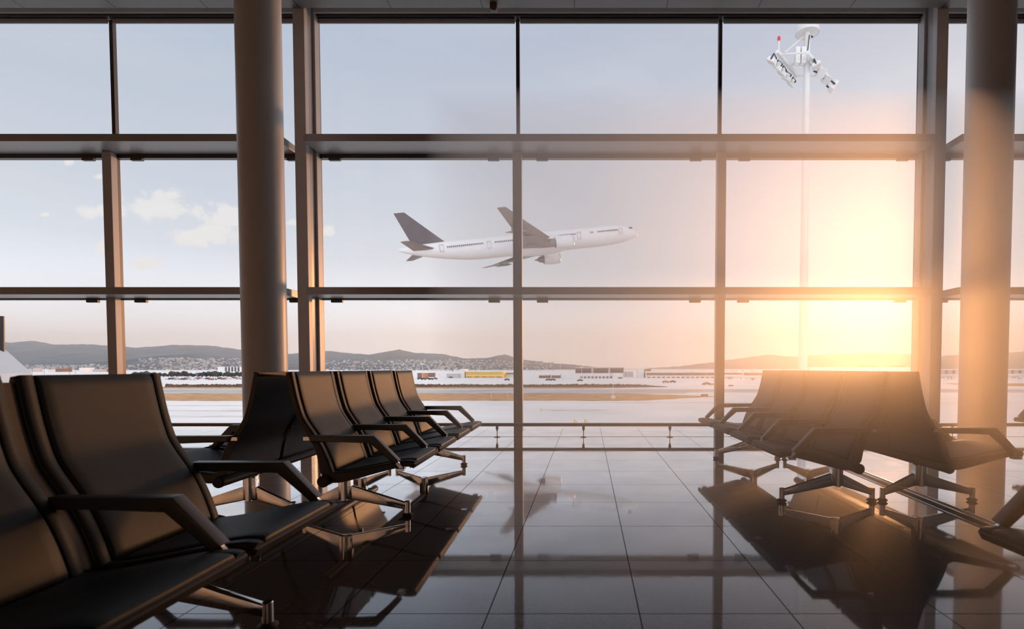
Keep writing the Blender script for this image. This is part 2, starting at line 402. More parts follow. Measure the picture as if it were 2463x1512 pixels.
# ------------------------------------------------------------------ beam seating
# side profile: u = forwards from the plane between two back-to-back rows, z = up
PU = 0.097
BACK = [(0.0, 0.902), (0.014, 0.825), (0.032, 0.740), (0.058, 0.650), (0.088, 0.595), (0.125, 0.540), (0.160, 0.482), (0.186, 0.425), (0.206, 0.370), (0.220, 0.325)]
SEAT = [(0.224, 0.318), (0.30, 0.326), (0.40, 0.344), (0.50, 0.364), (0.58, 0.379), (0.64, 0.387), (0.675, 0.386), (0.700, 0.374)]
def normals(P):
    out = []
    for i in range(len(P)):
        a, c = P[max(i - 1, 0)], P[min(i + 1, len(P) - 1)]
        d = (c - a).normalized(); out.append(Vector((-d.y, d.x)))     # left of travel
    return out
def frame(u, y, z): return (PU + u, y, z)
def make_seat(bench, yc):
    front = catmull(BACK, 5) + catmull(SEAT, 4)[1:]
    nr = normals(front)
    # thickness grows from the thin top to the beam and thins again to the lip
    rear = []
    n = len(front)
    for i, (p, m) in enumerate(zip(front, nr)):
        s = i / (n - 1)
        th = 0.022 + 0.030 * math.exp(-((s - 0.60) / 0.16) ** 2) + 0.012 * max(0, s - 0.6)
        rear.append(p - m * th)
    prof = list(front) + rear[::-1]
    q = MB(); q.prism(prof, yc - 0.28, yc + 0.28, lambda p, a: frame(p[0], a, p[1]), bevel=0.009)
    seat = q.build('seat', SHELL, bench, smooth=True, angle=40)
    def cushion(pts, k, name, hw, th):
        P = catmull(pts, k); N = normals(P)
        prof = [(-1, -0.004), (-1, 0.45), (-0.985, 0.8), (-0.96, 1.0), (-0.80, 1.04), (-0.4, 1.0), (0, 0.92), (0.4, 1.0), (0.80, 1.04), (0.96, 1.0), (0.985, 0.8), (1, 0.45), (1, -0.004)]
        q = MB(); rows = []
        m = len(P)
        for i, (p, nn) in enumerate(zip(P, N)):
            e = min(i, m - 1 - i); f = (0.25, 0.8, 1.0)[min(e, 2)]
            rows.append(q.verts([frame(*(lambda w: (w.x, yc + wj * hw, w.y))(p + nn * (oj * th * f if oj > 0 else oj))) for wj, oj in prof]))
        for a, c in zip(rows, rows[1:]):
            for i in range(len(prof) - 1): q.face([a[i], a[i + 1], c[i + 1], c[i]])
        q.face(rows[0][::-1]); q.face(rows[-1])
        return q.build(name, LEATHER, seat, smooth=True, angle=50)
    cushion(BACK, 5, 'back_cushion', 0.226, 0.014)
    cushion(SEAT[:-1] + [(0.692, 0.381)], 4, 'seat_cushion', 0.226, 0.014)
    for sg in (-1, 1):      # upholstered side strips
        for pts, k in ((BACK, 5), (SEAT[:-1] + [(0.692, 0.381)], 4)):
            P = catmull(pts, k); N = normals(P); q = MB(); rows = []
            prof = [(-0.0215, -0.003), (-0.0205, 0.005), (-0.017, 0.008), (0.017, 0.008), (0.0205, 0.005), (0.0215, -0.003)]
            for p, nn in zip(P, N):
                rows.append(q.verts([frame(*(lambda w: (w.x, yc + sg * 0.2535 + wj, w.y))(p + nn * oj)) for wj, oj in prof]))
            for a, c in zip(rows, rows[1:]):
                for i in range(len(prof) - 1): q.face([a[i], a[i + 1], c[i + 1], c[i]])
            q.face(rows[0][::-1]); q.face(rows[-1])
            q.build('side_strip', LEATHER, seat, smooth=True, angle=50)
    return seat
def make_spine(bench, y):
    front = catmull(BACK, 4); N = normals(front)
    A = [p - m * 0.006 for p, m in zip(front, N)]; B = [p - m * 0.030 for p, m in zip(front, N)]
    q = MB(); q.prism(A[1:] + B[1:][::-1], y - 0.0215, y + 0.0215, lambda p, a: frame(p[0], a, p[1]))
    return q.build('spine', RUBBER, bench, smooth=True, angle=40)
def make_armrest(bench, y):
    # padded bar: level, then bent down to the front edge of the seat
    top = [(0.118, 0.546), (0.482, 0.546), (0.618, 0.402)]
    bot = [(0.592, 0.382), (0.464, 0.510), (0.130, 0.510)]
    q = MB(); q.prism(top + bot, y - 0.0275, y + 0.0275, lambda p, a: frame(p[0], a, p[1]), bevel=0.007)
    arm = q.build('armrest', ARM, bench, smooth=True, angle=30)
    q = MB(); q.prism([(0.584, 0.396), (0.600, 0.408), (0.640, 0.360), (0.626, 0.350)], y - 0.008, y + 0.008, lambda p, a: frame(p[0], a, p[1]))
    q.box(PU + 0.60, PU + 0.65, y - 0.022, y + 0.022, 0.345, 0.357)
    q.build('bracket', CHROME, arm)
    q = MB(); q.box(PU + 0.085, PU + 0.135, y - 0.010, y + 0.010, 0.518, 0.538)
    q.build('pivot', CHROME, arm)
    return arm
UB, ZB = 0.192, 0.285               # beam
def make_leg(bench, y):
    q = MB(); P0 = PU + UB
    q.box(P0 - 0.040, P0 + 0.040, y - 0.026, y + 0.026, 0.112, ZB - 0.012, bevel=0.012)
    q.lathe([(0.019, 0.112), (0.019, ZB - 0.01)], n=20, org=(P0, y - 0.030, 0))
    q.lathe([(0.019, 0.112), (0.019, ZB - 0.01)], n=20, org=(P0, y + 0.030, 0))
    leg = q.build('leg', CHROME, bench, smooth=True)
    for sg, L in ((1, 0.376), (-1, 0.252)):
        q = MB()
        prof = [(P0 + sg * 0.03, 0.112), (P0 + sg * 0.03, 0.200), (P0 + sg * L, 0.086), (P0 + sg * L, 0.044)]
        q.prism(prof, y - 0.016, y + 0.016, lambda p, a: (p[0], a, p[1]), bevel=0.005)
        q.build('spoke', CHROME, leg, smooth=True)
        q = MB(); q.lathe([(0.0185, 0.020), (0.0185, 0.094), (0.016, 0.097), (0.012, 0.097)], n=22, org=(P0 + sg * L, y, 0))
        q.build('foot', CHROME, leg, smooth=True)
        q = MB(); q.lathe([(0.022, 0.0), (0.034, 0.010), (0.034, 0.014), (0.018, 0.025)], n=24, org=(P0 + sg * L, y, 0))
        q.build('glide', RUBBER, leg, smooth=True)
def make_bench(n, label, x, y, rz, flip, noarm=()):
    """n seats of 0.6 m; y = middle of the bench; flip turns it to face the other way"""
    t = empty('airport_bench', (x, y, 0), rz + (math.pi if flip else 0))
    tag(t, label, 'bench', 'dark leather beam benches in the departure hall')
    h = n * 0.3
    for k in range(n): make_seat(t, -h + 0.3 + 0.6 * k)
    for k in range(n + 1):
        if k not in noarm: make_armrest(t, -h + 0.6 * k)
    for k in range(1, n): make_spine(t, -h + 0.6 * k)
    for yy in (-h + 0.3, h - 0.3): make_leg(t, yy)
    q = MB(); q.tube((PU + UB, -h - 0.004, ZB), (PU + UB, h + 0.004, ZB), 0.031, n=28)
    beam = q.build('beam', SHELL, t, smooth=True)
    for sg in (-1, 1):
        q = MB(); q.lathe([(0.033, 0), (0.033, 0.012), (0.027, 0.018)], n=28)
        c = q.build('end_cap', RUBBER, beam, smooth=True); c.location = (PU + UB, sg * (h + 0.002), ZB); c.rotation_euler = (-sg * math.pi / 2, 0, 0)
    return t
RL, RR = math.radians(1.7), math.radians(0.9)
def on_row(cx, cy, rz, along): return cx - math.sin(rz) * along, cy + math.cos(rz) * along
# left pair by the column
lx, ly = -1.815, 4.26
make_bench(4, 'dark leather bench of four seats facing right, left of the open aisle by the column', lx, ly, RL, False)
make_bench(4, 'dark bench facing left, back to back behind the left four seat bench', lx, ly, RL, True)
# nearest left bench: three seats, its far end 2.22 m away
make_bench(3, 'nearest dark leather bench at the left edge, facing the aisle, closest to the viewer', -1.79, 2.20 - 0.9, math.radians(1.0), False, (0, 1))
# right pair
rx, ry = 1.995, 4.66
make_bench(4, 'dark leather four seat bench facing left, right of the open aisle in sun glow', rx, ry, RR, True)
make_bench(4, 'dark bench facing right toward the right column, back to back with the sunlit bench', rx, ry, RR, False)
make_bench(2, 'nearest right bench, only an armrest and seat corner showing, lower right edge', 2.12, 1.86 - 0.6, RR, True)
make_bench(4, 'farthest right bench, only an armrest and seat tip showing right of the right column', 5.42, 5.93 - 1.2, RR, True)

# chrome tube lying on the floor under the right benches
q = MB(); q.tube((2.30, 1.0, 0.017), (2.42, 5.75, 0.017), 0.017, n=20)
tag(q.build('floor_tube', CHROME, smooth=True), 'long chrome tube lying along the floor under the right benches', 'tube')

# ------------------------------------------------------------------ added haze for the orange glare
# added volume on the right, wedge shape fades the orange glow left and upward
q = MB(); yn, yf = 0.6, 5.3
v = q.verts([(0.5, yn, 0.001), (5.0, yn, 0.001), (5.0, yn, 0.72), (0.5, yn, 0.72), (-1.55, yf, 0.001), (8.2, yf, 0.001), (8.2, yf, 3.6), (-1.55, yf, 3.6)])
for f in ((0, 1, 2, 3), (7, 6, 5, 4), (0, 4, 5, 1), (1, 5, 6, 2), (2, 6, 7, 3), (3, 7, 4, 0)): q.face([v[i] for i in f])
o = q.build('haze', volume_mat('added glow haze', (1.0, 0.98, 0.95), 0.15, 0.80))
tag(o, 'added haze volume making the orange glow in the hall', 'haze', kind='stuff')

# ================================================================== OUTSIDE
def ground_at(x, y):
    d = F * 9.0 / (y - VY); return Vector(((x - VX) / F * d, d, GZ))
CONC = mat('pale apron concrete', (0.86, 0.83, 0.80), 0.8, var=0.10, vscale=0.05)
ASPH = mat('runway asphalt', (0.50, 0.47, 0.47), 0.85, var=0.18, vscale=0.06)
GRASS = mat('dry verge grass', (0.54, 0.29, 0.13), 0.9, var=0.35, vscale=0.25)
HEDGE = mat('dark hedge leaves', (0.14, 0.085, 0.055), 0.9, var=0.5, vscale=1.2)
q = MB(); v = q.verts([(-9000, 9, GZ), (9000, 9, GZ), (9000, 14000, GZ), (-9000, 14000, GZ)]); q.face(v)
tag(q.build('ground', CONC), 'pale concrete apron of the airfield outside', 'apron', kind='structure')
def strip(name, y0, y1, x0, x1, m, label, cat, z=0.02, rag=0.0, kind='structure'):
    """a band of ground parallel to the glass, with ragged ends"""
    d0, d1 = F * 9 / (y0 - VY), F * 9 / (y1 - VY)      # far, near
    q = MB(); N = 160; A, B = [], []
    X0, X1 = (x0 - VX) / F * d0, (x1 - VX) / F * d0
    for i in range(N + 1):
        s = i / N; x = X0 + (X1 - X0) * s
        tp = min(1, s * rag + 0.02, (1 - s) * rag + 0.02) if rag else 1
        j = random.uniform(-1, 1) * (d0 - d1) * 0.03 * (1 if rag else 0)
        mid = (d0 + d1) / 2 + (d0 - d1) * 0.1 * math.sin(s * 9)
        A.append(q.b.verts.new((x, d1 * tp + mid * (1 - tp) + j, GZ + z))); B.append(q.b.verts.new((x, d0 * tp + mid * (1 - tp) + j, GZ + z)))
    for i in range(N): q.face([A[i], A[i + 1], B[i + 1], B[i]])
    return tag(q.build(name, m), label, cat, kind=kind)
strip('runway', 935.5, 943.5, -900, 3600, ASPH, 'grey asphalt runway crossing the airfield', 'runway')
strip('taxiway_edge', 944.6, 945.6, -900, 1650, mat('dark kerb', (0.25, 0.18, 0.14), 0.9, var=0.2), 'thin dark kerb line beside the runway', 'kerb', z=0.03)
strip('grass_verge', 946.2, 963.5, -900, 1695, GRASS, 'wide strip of dry orange grass in front of the runway', 'grass', z=0.03, rag=14, kind='stuff')
strip('grass_verge', 930.0, 934.2, -900, 1560, GRASS, 'thin strip of dry grass between the hedge and the runway', 'grass', z=0.03, rag=14, kind='stuff')
strip('grass_verge', 921.5, 928.0, 2230, 3600, GRASS, 'far strip of dry grass beyond the right column', 'grass', z=0.03, rag=30, kind='stuff')
for k, (y0, y1, x0, x1) in enumerate([(974, 976, -200, 1000), (986, 989, -300, 760), (999, 1003, -400, 900), (967, 969, 1380, 2700), (1020, 1026, -600, 620), (985, 987.5, 1310, 1460)]):
    strip('tyre_marks', y0, y1, x0, x1, mat('tyre mark grey', (0.72, 0.69, 0.66), 0.9, var=0.25, vscale=0.15), 'faint grey tyre marks on the apron, band %s' % ('farther left', 'middle left', 'nearer left', 'beyond the right bench', 'nearest the glass', 'in the middle bay')[k], 'tyre marks', z=0.015, rag=6, kind='stuff')
# hedge
d = F * 9 / (930.5 - VY); q = MB(); N = 420
x0, x1 = (400 - VX) / F * d, (1605 - VX) / F * d; rows = [[], [], [], []]
for i in range(N + 1):
    x = x0 + (x1 - x0) * i / N; h = (1.35 + random.uniform(-0.25, 0.3)) * min(1, (N - i) / 30 + 0.15)
    for j, (yy, zz) in enumerate(((-0.9, 0), (-0.6, 0.8), (0.3, 1.0), (1.0, 0))):
        rows[j].append(q.b.verts.new((x, d + yy + random.uniform(-0.2, 0.2), GZ + zz * h)))
for j in range(3):
    for i in range(N): q.face([rows[j][i], rows[j][i + 1], rows[j + 1][i + 1], rows[j + 1][i]])
tag(q.build('hedge', HEDGE), 'long low dark hedge running beyond the runway', 'hedge', kind='stuff')

# ------------------------------------------------------------------ hills
def ridge(name, pts, D, m, label, depth=1700, rel=0.35, seed=1):
    rnd = random.Random(seed); N = 260; R = 12
    pts = [((x - VX) / F * D, max(0.0, (VY - y) / F * D)) for x, y in pts]
    ph = [(rnd.uniform(0, 6), rnd.uniform(0.6, 2.2)) for _ in range(5)]
    def hgt(x):
        for (a, ha), (c, hc) in zip(pts, pts[1:]):
            if a <= x <= c:
                s = (x - a) / (c - a); return ha + (hc - ha) * s
        return 0
    q = MB(); rows = []
    for i in range(N + 1):
        x = pts[0][0] + (pts[-1][0] - pts[0][0]) * i / N; hh = hgt(x); row = []
        for r in range(R + 1):
            s = r / R
            fold = 1 - rel * (1 - s) * (0.5 + 0.5 * math.sin(x / 260 * ph[0][1] + ph[0][0] + s * 2)) - rel * 0.5 * (1 - s) * (0.5 + 0.5 * math.sin(x / 95 + ph[1][0] + 3 * s))
            z = (hh + EYE - GZ) * (s ** 0.8) * (fold if r < R else 1) + (rnd.uniform(-1, 1) * D * 0.0006 if 0 < r else 0)
            row.append(q.b.verts.new((x, D - depth * (1 - s), GZ - 1 + z)))
        row.append(q.b.verts.new((x, D + 900, GZ - 1)))
        rows.append(row)
    for a, c in zip(rows, rows[1:]):
        for i in range(len(a) - 1): q.face([a[i], c[i], c[i + 1], a[i + 1]])
    return tag(q.build(name, m, smooth=True, angle=80), label, 'hills', kind='structure')
RIDGES = []
HILL = mat('haze blue wooded hillside', (0.060, 0.095, 0.125), 0.95, var=0.7, vscale=0.006)  # blue of the distance haze mixed into the vegetation colour
HILL2 = mat('haze blue scrub hillside', (0.075, 0.10, 0.12), 0.95, var=0.7, vscale=0.01)  # same haze blue mixed into the scrub
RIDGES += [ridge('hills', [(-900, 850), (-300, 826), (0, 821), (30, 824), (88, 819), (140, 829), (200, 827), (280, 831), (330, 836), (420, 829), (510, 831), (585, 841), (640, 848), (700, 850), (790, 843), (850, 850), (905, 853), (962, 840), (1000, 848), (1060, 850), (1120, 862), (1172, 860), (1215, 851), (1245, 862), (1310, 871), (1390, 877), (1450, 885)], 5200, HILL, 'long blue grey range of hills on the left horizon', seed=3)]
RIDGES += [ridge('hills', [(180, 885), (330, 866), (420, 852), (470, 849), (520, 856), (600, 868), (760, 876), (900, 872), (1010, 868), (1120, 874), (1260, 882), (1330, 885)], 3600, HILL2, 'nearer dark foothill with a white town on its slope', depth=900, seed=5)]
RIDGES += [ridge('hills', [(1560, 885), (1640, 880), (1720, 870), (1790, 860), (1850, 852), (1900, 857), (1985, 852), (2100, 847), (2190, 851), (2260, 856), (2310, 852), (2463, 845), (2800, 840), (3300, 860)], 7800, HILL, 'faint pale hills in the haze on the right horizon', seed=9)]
# hillside town: countless little houses
from mathutils.bvhtree import BVHTree
BV = [BVHTree.FromPolygons([v.co for v in o.data.vertices], [tuple(p.vertices) for p in o.data.polygons]) for o in RIDGES]
rnd = random.Random(11); q = MB(); eye = Vector((0, 0, EYE))
for k in range(2000):
    x = rnd.choice([rnd.gauss(470, 70), rnd.uniform(-60, 290), rnd.gauss(1090, 110), rnd.uniform(760, 1330)])
    y = rnd.uniform(862, 890) if 330 < x < 620 else rnd.uniform(878, 891) if x < 330 else rnd.uniform(866, 893)
    dr = (px(x, y, 100.0) - eye).normalized(); hit = None
    for bv in BV:
        h_ = bv.ray_cast(eye, dr)[0]
        if h_ is not None and (hit is None or h_.y < hit.y): hit = h_
    if dr.z < 0:
        g_ = eye + dr * ((GZ - EYE) / dr.z)
        if hit is None or g_.y < hit.y: hit = g_
    if hit is None or hit.y > 5300 or hit.y < 1500: continue
    w_ = rnd.uniform(1.5, 4.2) * hit.y / 2600; q.box(hit.x - w_, hit.x + w_, hit.y - w_, hit.y + w_, hit.z - 2, hit.z + w_ * rnd.uniform(0.9, 2.0))
tag(q.build('hillside_town', mat('white house walls', (0.62, 0.60, 0.585), 0.8, var=0.45, vscale=0.03)), 'countless tiny white houses scattered over the foot of the hills', 'town', kind='stuff')

q = MB(); q.box(-8500, 8500, 1450, 6900, GZ + 0.1, 420)
tag(q.build('distant_haze', volume_mat('distant haze', (0.74, 0.89, 1.0), 0.0002, 0.4)), 'pale haze over the far plain and the hills', 'haze', kind='stuff')

# ------------------------------------------------------------------ far buildings
BW = mat('white building wall', (0.80, 0.78, 0.76), 0.7, var=0.08, vscale=0.1)
BG = mat('grey building wall', (0.52, 0.49, 0.48), 0.7, var=0.1, vscale=0.1)
BBR = mat('brown building wall', (0.27, 0.15, 0.11), 0.7, var=0.25, vscale=0.2)
BY = mat('yellow hangar wall', (0.80, 0.48, 0.06), 0.6, var=0.08, vscale=0.1)
BO = mat('orange hangar doors', (0.62, 0.28, 0.06), 0.6, var=0.2, vscale=0.2)
BDK = mat('dark windows', (0.10, 0.085, 0.085), 0.4, var=0.1)
def building(x0, x1, yt, yb, m, label, name='airport_building', roof=None, bands=(), depth=18, roofh=1.0, cat='building'):
    d = F * 9 / (yb - VY); k = d / F
    X0, X1, h = (x0 - VX) * k, (x1 - VX) * k, (yb - yt) * k
    e = empty(name, ((X0 + X1) / 2, d, GZ)); tag(e, label, cat, 'buildings across the airfield'); w = (X1 - X0) / 2
    q = MB(); q.box(-w, w, 0, depth, 0, h); q.build('wall', m, e)
    if roof: q = MB(); q.box(-w - 0.6, w + 0.6, -0.8, depth + 0.8, h, h + roofh); q.build('roof', roof, e)
    for (a, c, z0, z1, n, mm, nm) in bands:
        if n == 1:
            q = MB(); q.box(-w + 2 * w * a, -w + 2 * w * c, -0.25, 0.1, h * z0, h * z1); q.build(nm, mm, e)
        else:
            for i in range(n):
                s = (c - a) / n; q = MB(); q.box(-w + 2 * w * (a + s * (i + 0.2)), -w + 2 * w * (a + s * (i + 0.8)), -0.25, 0.1, h * z0, h * z1); q.build(nm, mm, e)
    return e
building(1120, 1210, 894, 908.5, BY, 'long bright yellow hangar with orange doors across the airfield', roof=BW, bands=[(0.0, 1.0, 0.0, 0.30, 5, BO, 'hangar_door'), (0.0, 1.0, 0.34, 0.46, 1, BW, 'stripe')], name='hangar')
building(1107, 1117, 887, 908.6, BW, 'white block at the left end of the yellow hangar')
building(1004, 1016, 896.5, 908.8, BBR, 'small dark brown shed beside the far end of the left bench', roof=BW)
building(1019, 1047, 896.5, 906.5, BBR, 'low brown building left of the white tank', roof=BW)
building(1074, 1103, 898.5, 908.9, BG, 'low grey building between the tank and the hangar', bands=[(0.2, 0.5, 0.0, 0.35, 1, BDK, 'door')])
building(1212, 1243, 899, 907.5, BW, 'pale shed just left of the middle mullion', roof=BBR)
building(1296, 1321, 902.5, 909, BBR, 'low brown shed right of the middle mullion', roof=BW)
building(1326, 1347, 902.5, 909.2, BBR, 'second low brown shed right of the middle mullion', roof=BW)
building(1360, 1474, 897.5, 909.4, BW, 'long low white hall in front of the brown office block', bands=[(0.3, 1.0, 0.0, 0.4, 9, BBR, 'dock_door')])
building(1384, 1500, 885.3, 906, BBR, 'tall brown office block in the middle distance', roof=BG, bands=[(0.33, 0.37, 0.0, 1.0, 1, BG, 'stair_core'), (0.68, 0.72, 0.0, 1.0, 1, BG, 'stair_core'), (0.02, 0.32, 0.55, 0.72, 1, BDK, 'window_band'), (0.38, 0.67, 0.55, 0.72, 1, BDK, 'window_band'), (0.73, 0.98, 0.55, 0.72, 1, BDK, 'window_band')])
building(1474, 1499, 897, 910, BW, 'small white cube hut below the brown office block', bands=[(0.5, 0.9, 0.0, 0.25, 1, BDK, 'door')])
building(1505, 1523, 893.5, 906.5, BG, 'beige block right of the brown office block')
building(1535, 1549, 887, 908, BW, 'narrow white tower block left of the long terminal')
building(1555, 1836, 895.5, 908.5, BW, 'long white terminal with a brown glazed band', roof=BW, bands=[(0.0, 1.0, 0.5, 0.92, 1, BBR, 'window_band'), (0.0, 1.0, 0.0, 0.22, 24, BBR, 'gate')], depth=40)
building(1542, 1566, 887.5, 906, BBR, 'brown upper storey standing behind the narrow white tower', depth=10)
building(1950, 2205, 884.5, 905, BW, 'wide pale pavilion seen over the right bench backs', roof=BW, depth=20)
building(2082, 2110, 878.8, 904, BBR, 'left brown rooftop cabin over the right bench', depth=15)
building(2147, 2178, 878.8, 904, BBR, 'right brown rooftop cabin over the right bench', depth=15)
building(2240, 2700, 889.5, 905.5, BBR, 'long brown glazed pier behind the right column', roof=BW, bands=[(0.0, 1.0, 0.0, 1.0, 26, BG, 'bay')], depth=40)
building(524, 578, 881.5, 894.5, BW, 'white factory with dark vertical stripes left of the left column', bands=[(0.30, 1.0, 0.1, 0.95, 5, BDK, 'window_band')], depth=60)
for k, (x, y, w_, h_) in enumerate([(60, 893, 10, 6), (78, 893, 8, 8), (140, 893, 12, 7), (196, 893, 9, 9), (230, 893, 14, 5), (262, 893, 10, 6), (110, 893, 14, 5)]):
    building(x - w_ / 2, x + w_ / 2, y - h_, y + 1, (BW, BG, BBR)[k % 3], ('pale hut', 'grey block', 'brown tower house', 'pale tower house', 'low grey shed', 'brown shed', 'long pale shed')[k] + ' in the far town beyond the left bay, %s' % ('leftmost', 'second from left', 'right of the middle', 'farther right', 'near the mullion', 'beside the mullion', 'in the middle')[k], depth=30)
q = MB(); d = F * 9 / (906.5 - VY); q.lathe([(2.7, 0), (2.7, 3.6), (2.2, 4.3), (0.3, 4.7)], n=24); o = q.build('storage_tank', BW, smooth=True); o.location = ((1053.5 - VX) / F * d, d, GZ)
tag(o, 'round white storage tank left of the yellow hangar', 'tank')

# trees: a dark belt at the left and a pale clump at the right
LEAF = mat('dark tree leaves', (0.05, 0.055, 0.05), 0.95, var=0.5, vscale=0.5)
LEAF2 = mat('hazy tree leaves', (0.16, 0.14, 0.10), 0.95, var=0.5, vscale=0.5)
TRUNK = mat('tree trunk', (0.08, 0.06, 0.05), 0.9, var=0.2)
def tree_mesh(seed):
    rnd = random.Random(seed); q = MB()
    for k in range(9):
        a = rnd.uniform(0, 6.28); r = rnd.uniform(0.1, 0.75); c = Vector((r * math.cos(a), r * math.sin(a), rnd.uniform(0.7, 1.35)))
        R = rnd.uniform(0.38, 0.62); base = len(q.b.verts)
        vs = bmesh.ops.create_icosphere(q.b, subdivisions=2, radius=R)['verts']
        for v in vs: v.co = v.co * rnd.uniform(0.8, 1.2) + c
    return q
crown = tree_mesh(2).build('tree', LEAF); crown2 = tree_mesh(5).build('tree', LEAF2)
q = MB(); q.tube((0, 0, 0), (0, 0, 0.8), 0.09, 0.06, n=8); trunk = q.build('trunk', TRUNK, crown); trunk2 = trunk.copy(); COL.objects.link(trunk2); trunk2.parent = crown2
rnd = random.Random(4); first = [True, True]
def plant(src, i, x, yb, h, label, group):
    o = src if first[i] else copy_tree(src); first[i] = False
    d = F * 9 / (yb - VY); k = h * d / F / 1.8
    o.location = ((x - VX) / F * d, d, GZ); o.scale = (k * rnd.uniform(0.9, 1.4), k, k); o.rotation_euler = (0, 0, rnd.uniform(0, 6))
    tag(o, label, 'tree', group)
for k in range(44):
    plant(crown, 0, 320 + k * 6.2 + rnd.uniform(-2, 2), rnd.uniform(905.2, 906.6), rnd.uniform(7, 13), 'dark bushy tree in the belt between the left mullion and the left column', 'tree belt beyond the left bay')
for k in range(16):
    plant(crown2, 1, 1746 + k * 6 + rnd.uniform(-2, 2), rnd.uniform(903, 904), rnd.uniform(8, 13), 'small pale tree in the clump left of the right bench', 'tree clump by the far terminal')
# cars
def car_mesh():
    q = MB(); q.prism([(-2.1, 0.35), (-2.1, 0.9), (-1.3, 1.0), (-0.8, 1.45), (0.9, 1.45), (1.5, 1.0), (2.1, 0.85), (2.1, 0.35)], -0.85, 0.85, lambda p, a: (p[0], a, p[1]), bevel=0.06)
    return q
CARC = [mat('white car paint', (0.8, 0.78, 0.76), 0.3, var=0.03), mat('dark car paint', (0.05, 0.045, 0.045), 0.3, var=0.03), mat('red brown car paint', (0.35, 0.14, 0.09), 0.3, var=0.03), mat('grey car paint', (0.4, 0.38, 0.37), 0.3, var=0.03)]
cars = [car_mesh().build('car', c, smooth=True) for c in CARC]
tyr = []
for c in cars:
    for sx_ in (-1.3, 1.3):
        for sy_ in (-0.8, 0.8):
            q = MB(); q.tube((sx_, sy_ - 0.1, 0.33), (sx_, sy_ + 0.1, 0.33), 0.33, n=14); q.build('wheel', RUBBER, c)
used = [0, 0, 0, 0]
names = ['white', 'dark', 'red brown', 'grey']
spots = [(404 + 7.4 * i, rnd.uniform(909.5, 913.5), i % 4) for i in range(24)]
spots += [(1010 + 9 * i, 912.0 + (i % 2), 1) for i in range(5)] + [(1220, 914.5, 1), (1319, 915, 1), (1330, 915, 1), (1395, 916.6, 1), (1601, 920.5, 2), (1618, 920, 1), (1700, 925, 2)]
for i, (x, y, k) in enumerate(spots):
    o = cars[k] if not used[k] else copy_tree(cars[k]); used[k] = 1
    d = F * 9 / (y - VY); o.location = ((x - VX) / F * d, d, GZ); o.rotation_euler = (0, 0, rnd.uniform(-0.2, 0.2) + (math.pi if i % 2 else 0))
    if i < 24: tag(o, '%s car parked in the row below the tree belt, left of the left column' % names[k], 'car', '%s cars below the tree belt' % names[k])
    elif i < 29: tag(o, 'dark car parked in the short row at the far end of the left bench', 'car', 'dark cars beside the left bench')
    else:
        tag(o, ['dark car below the yellow hangar near the middle mullion', 'dark car just right of the middle mullion, first of two', 'dark car right of the middle mullion, second of two',
                'dark car on the open apron below the brown office block', 'red brown car on the apron below the narrow white tower', 'dark car on the apron below the long terminal', 'red brown car on the apron left of the right mullion'][i - 29], 'car')
for k in range(4):
    if not used[k]: tag(cars[k], names[k] + ' car', 'car')

# parked aircraft, vehicles and masts
def small_plane(x, y, L, rz, label):
    d = F * 9 / (y - VY); e = empty('parked_airplane', ((x - VX) / F * d, d, GZ), rz); tag(e, label, 'airplane', 'airliners parked across the airfield')
    r = L * 0.05
    q = MB(); q.lathe([(0.02, -L / 2), (r * .5, -L * .42), (r, -L * .25), (r, L * .34), (r * .7, L * .44), (0.05, L / 2)], n=14, org=(0, 0, r * 2.0), axis='X'); q.build('fuselage', AIRW, e, smooth=True)
    for s in (-1, 1):
        q = MB(); q.prism([(L * .10, 0), (-L * .04, 0), (-L * .22, s * L * .45), (-L * .17, s * L * .45)], r * 1.5, r * 1.6, lambda p, a: (p[0], p[1], a)); q.build('wing', AIRW, e)
        q = MB(); q.lathe([(r * .5, -L * .05), (r * .55, 0), (r * .45, L * .05)], n=12, org=(L * .04, s * L * .16, r * 1.0), axis='X'); q.build('engine', AIRW, e, smooth=True)
    q = MB(); q.prism([(-L * .34, r * 2.8), (-L * .47, r * 5.6), (-L * .42, r * 5.6), (-L * .30, r * 2.8)], -0.15, 0.15, lambda p, a: (p[0], a, p[1])); 
    # fin tip sits aft
    q.build('tail_fin', mat('pale tail paint', (0.78, 0.62, 0.48), 0.4, var=0.05), e)
    for s in (-1, 1):
        q = MB(); q.tube((-L * .02, s * r * .9, 0), (-L * .02, s * r * .9, r * 1.4), 0.25, n=8); q.build('landing_gear', RUBBER, e)
    q = MB(); q.tube((L * .36, 0, 0), (L * .36, 0, r * 1.4), 0.2, n=8); q.build('landing_gear', RUBBER, e)
small_plane(2283, 911, 28, math.radians(200), 'white airliner parked between the right post and the right column')
small_plane(2450, 911, 30, math.radians(170), 'white airliner parked at the right edge beyond the right column')
small_plane(1758, 912, 26, math.radians(20), 'pale airliner parked just right of the right mullion')
small_plane(1812, 913.5, 22, math.radians(10), 'pale airliner parked at the far end of the sunlit bench')
def pole(x, yb, yt, label, name='light_pole', r=0.12, head=True, m=None):
    d = F * 9 / (yb - VY); h = (yb - yt) * d / F
    e = empty(name, ((x - VX) / F * d, d, GZ)); tag(e, label, 'pole')
    q = MB(); q.tube((0, 0, 0), (0, 0, h), r * 1.4, r, n=10); q.build('pole', m or BG, e, smooth=True)
    if head:
        q = MB(); q.box(-1.6, 1.6, -0.4, 0.4, h - 0.3, h + 0.3); q.build('lamp_head', m or BG, e)
PW = mat('pale pole paint', (0.8, 0.76, 0.7), 0.5, var=0.05)
pole(354, 907, 876, 'tall thin light pole in the left bay over the tree belt', m=BDK)
pole(474, 914, 872, 'thin pale light pole left of the left column', m=BG)
pole(78, 900, 886, 'thin dark pole in the far left town', m=BDK); pole(107, 900, 885, 'dark pole second from the left in the far town', m=BDK)
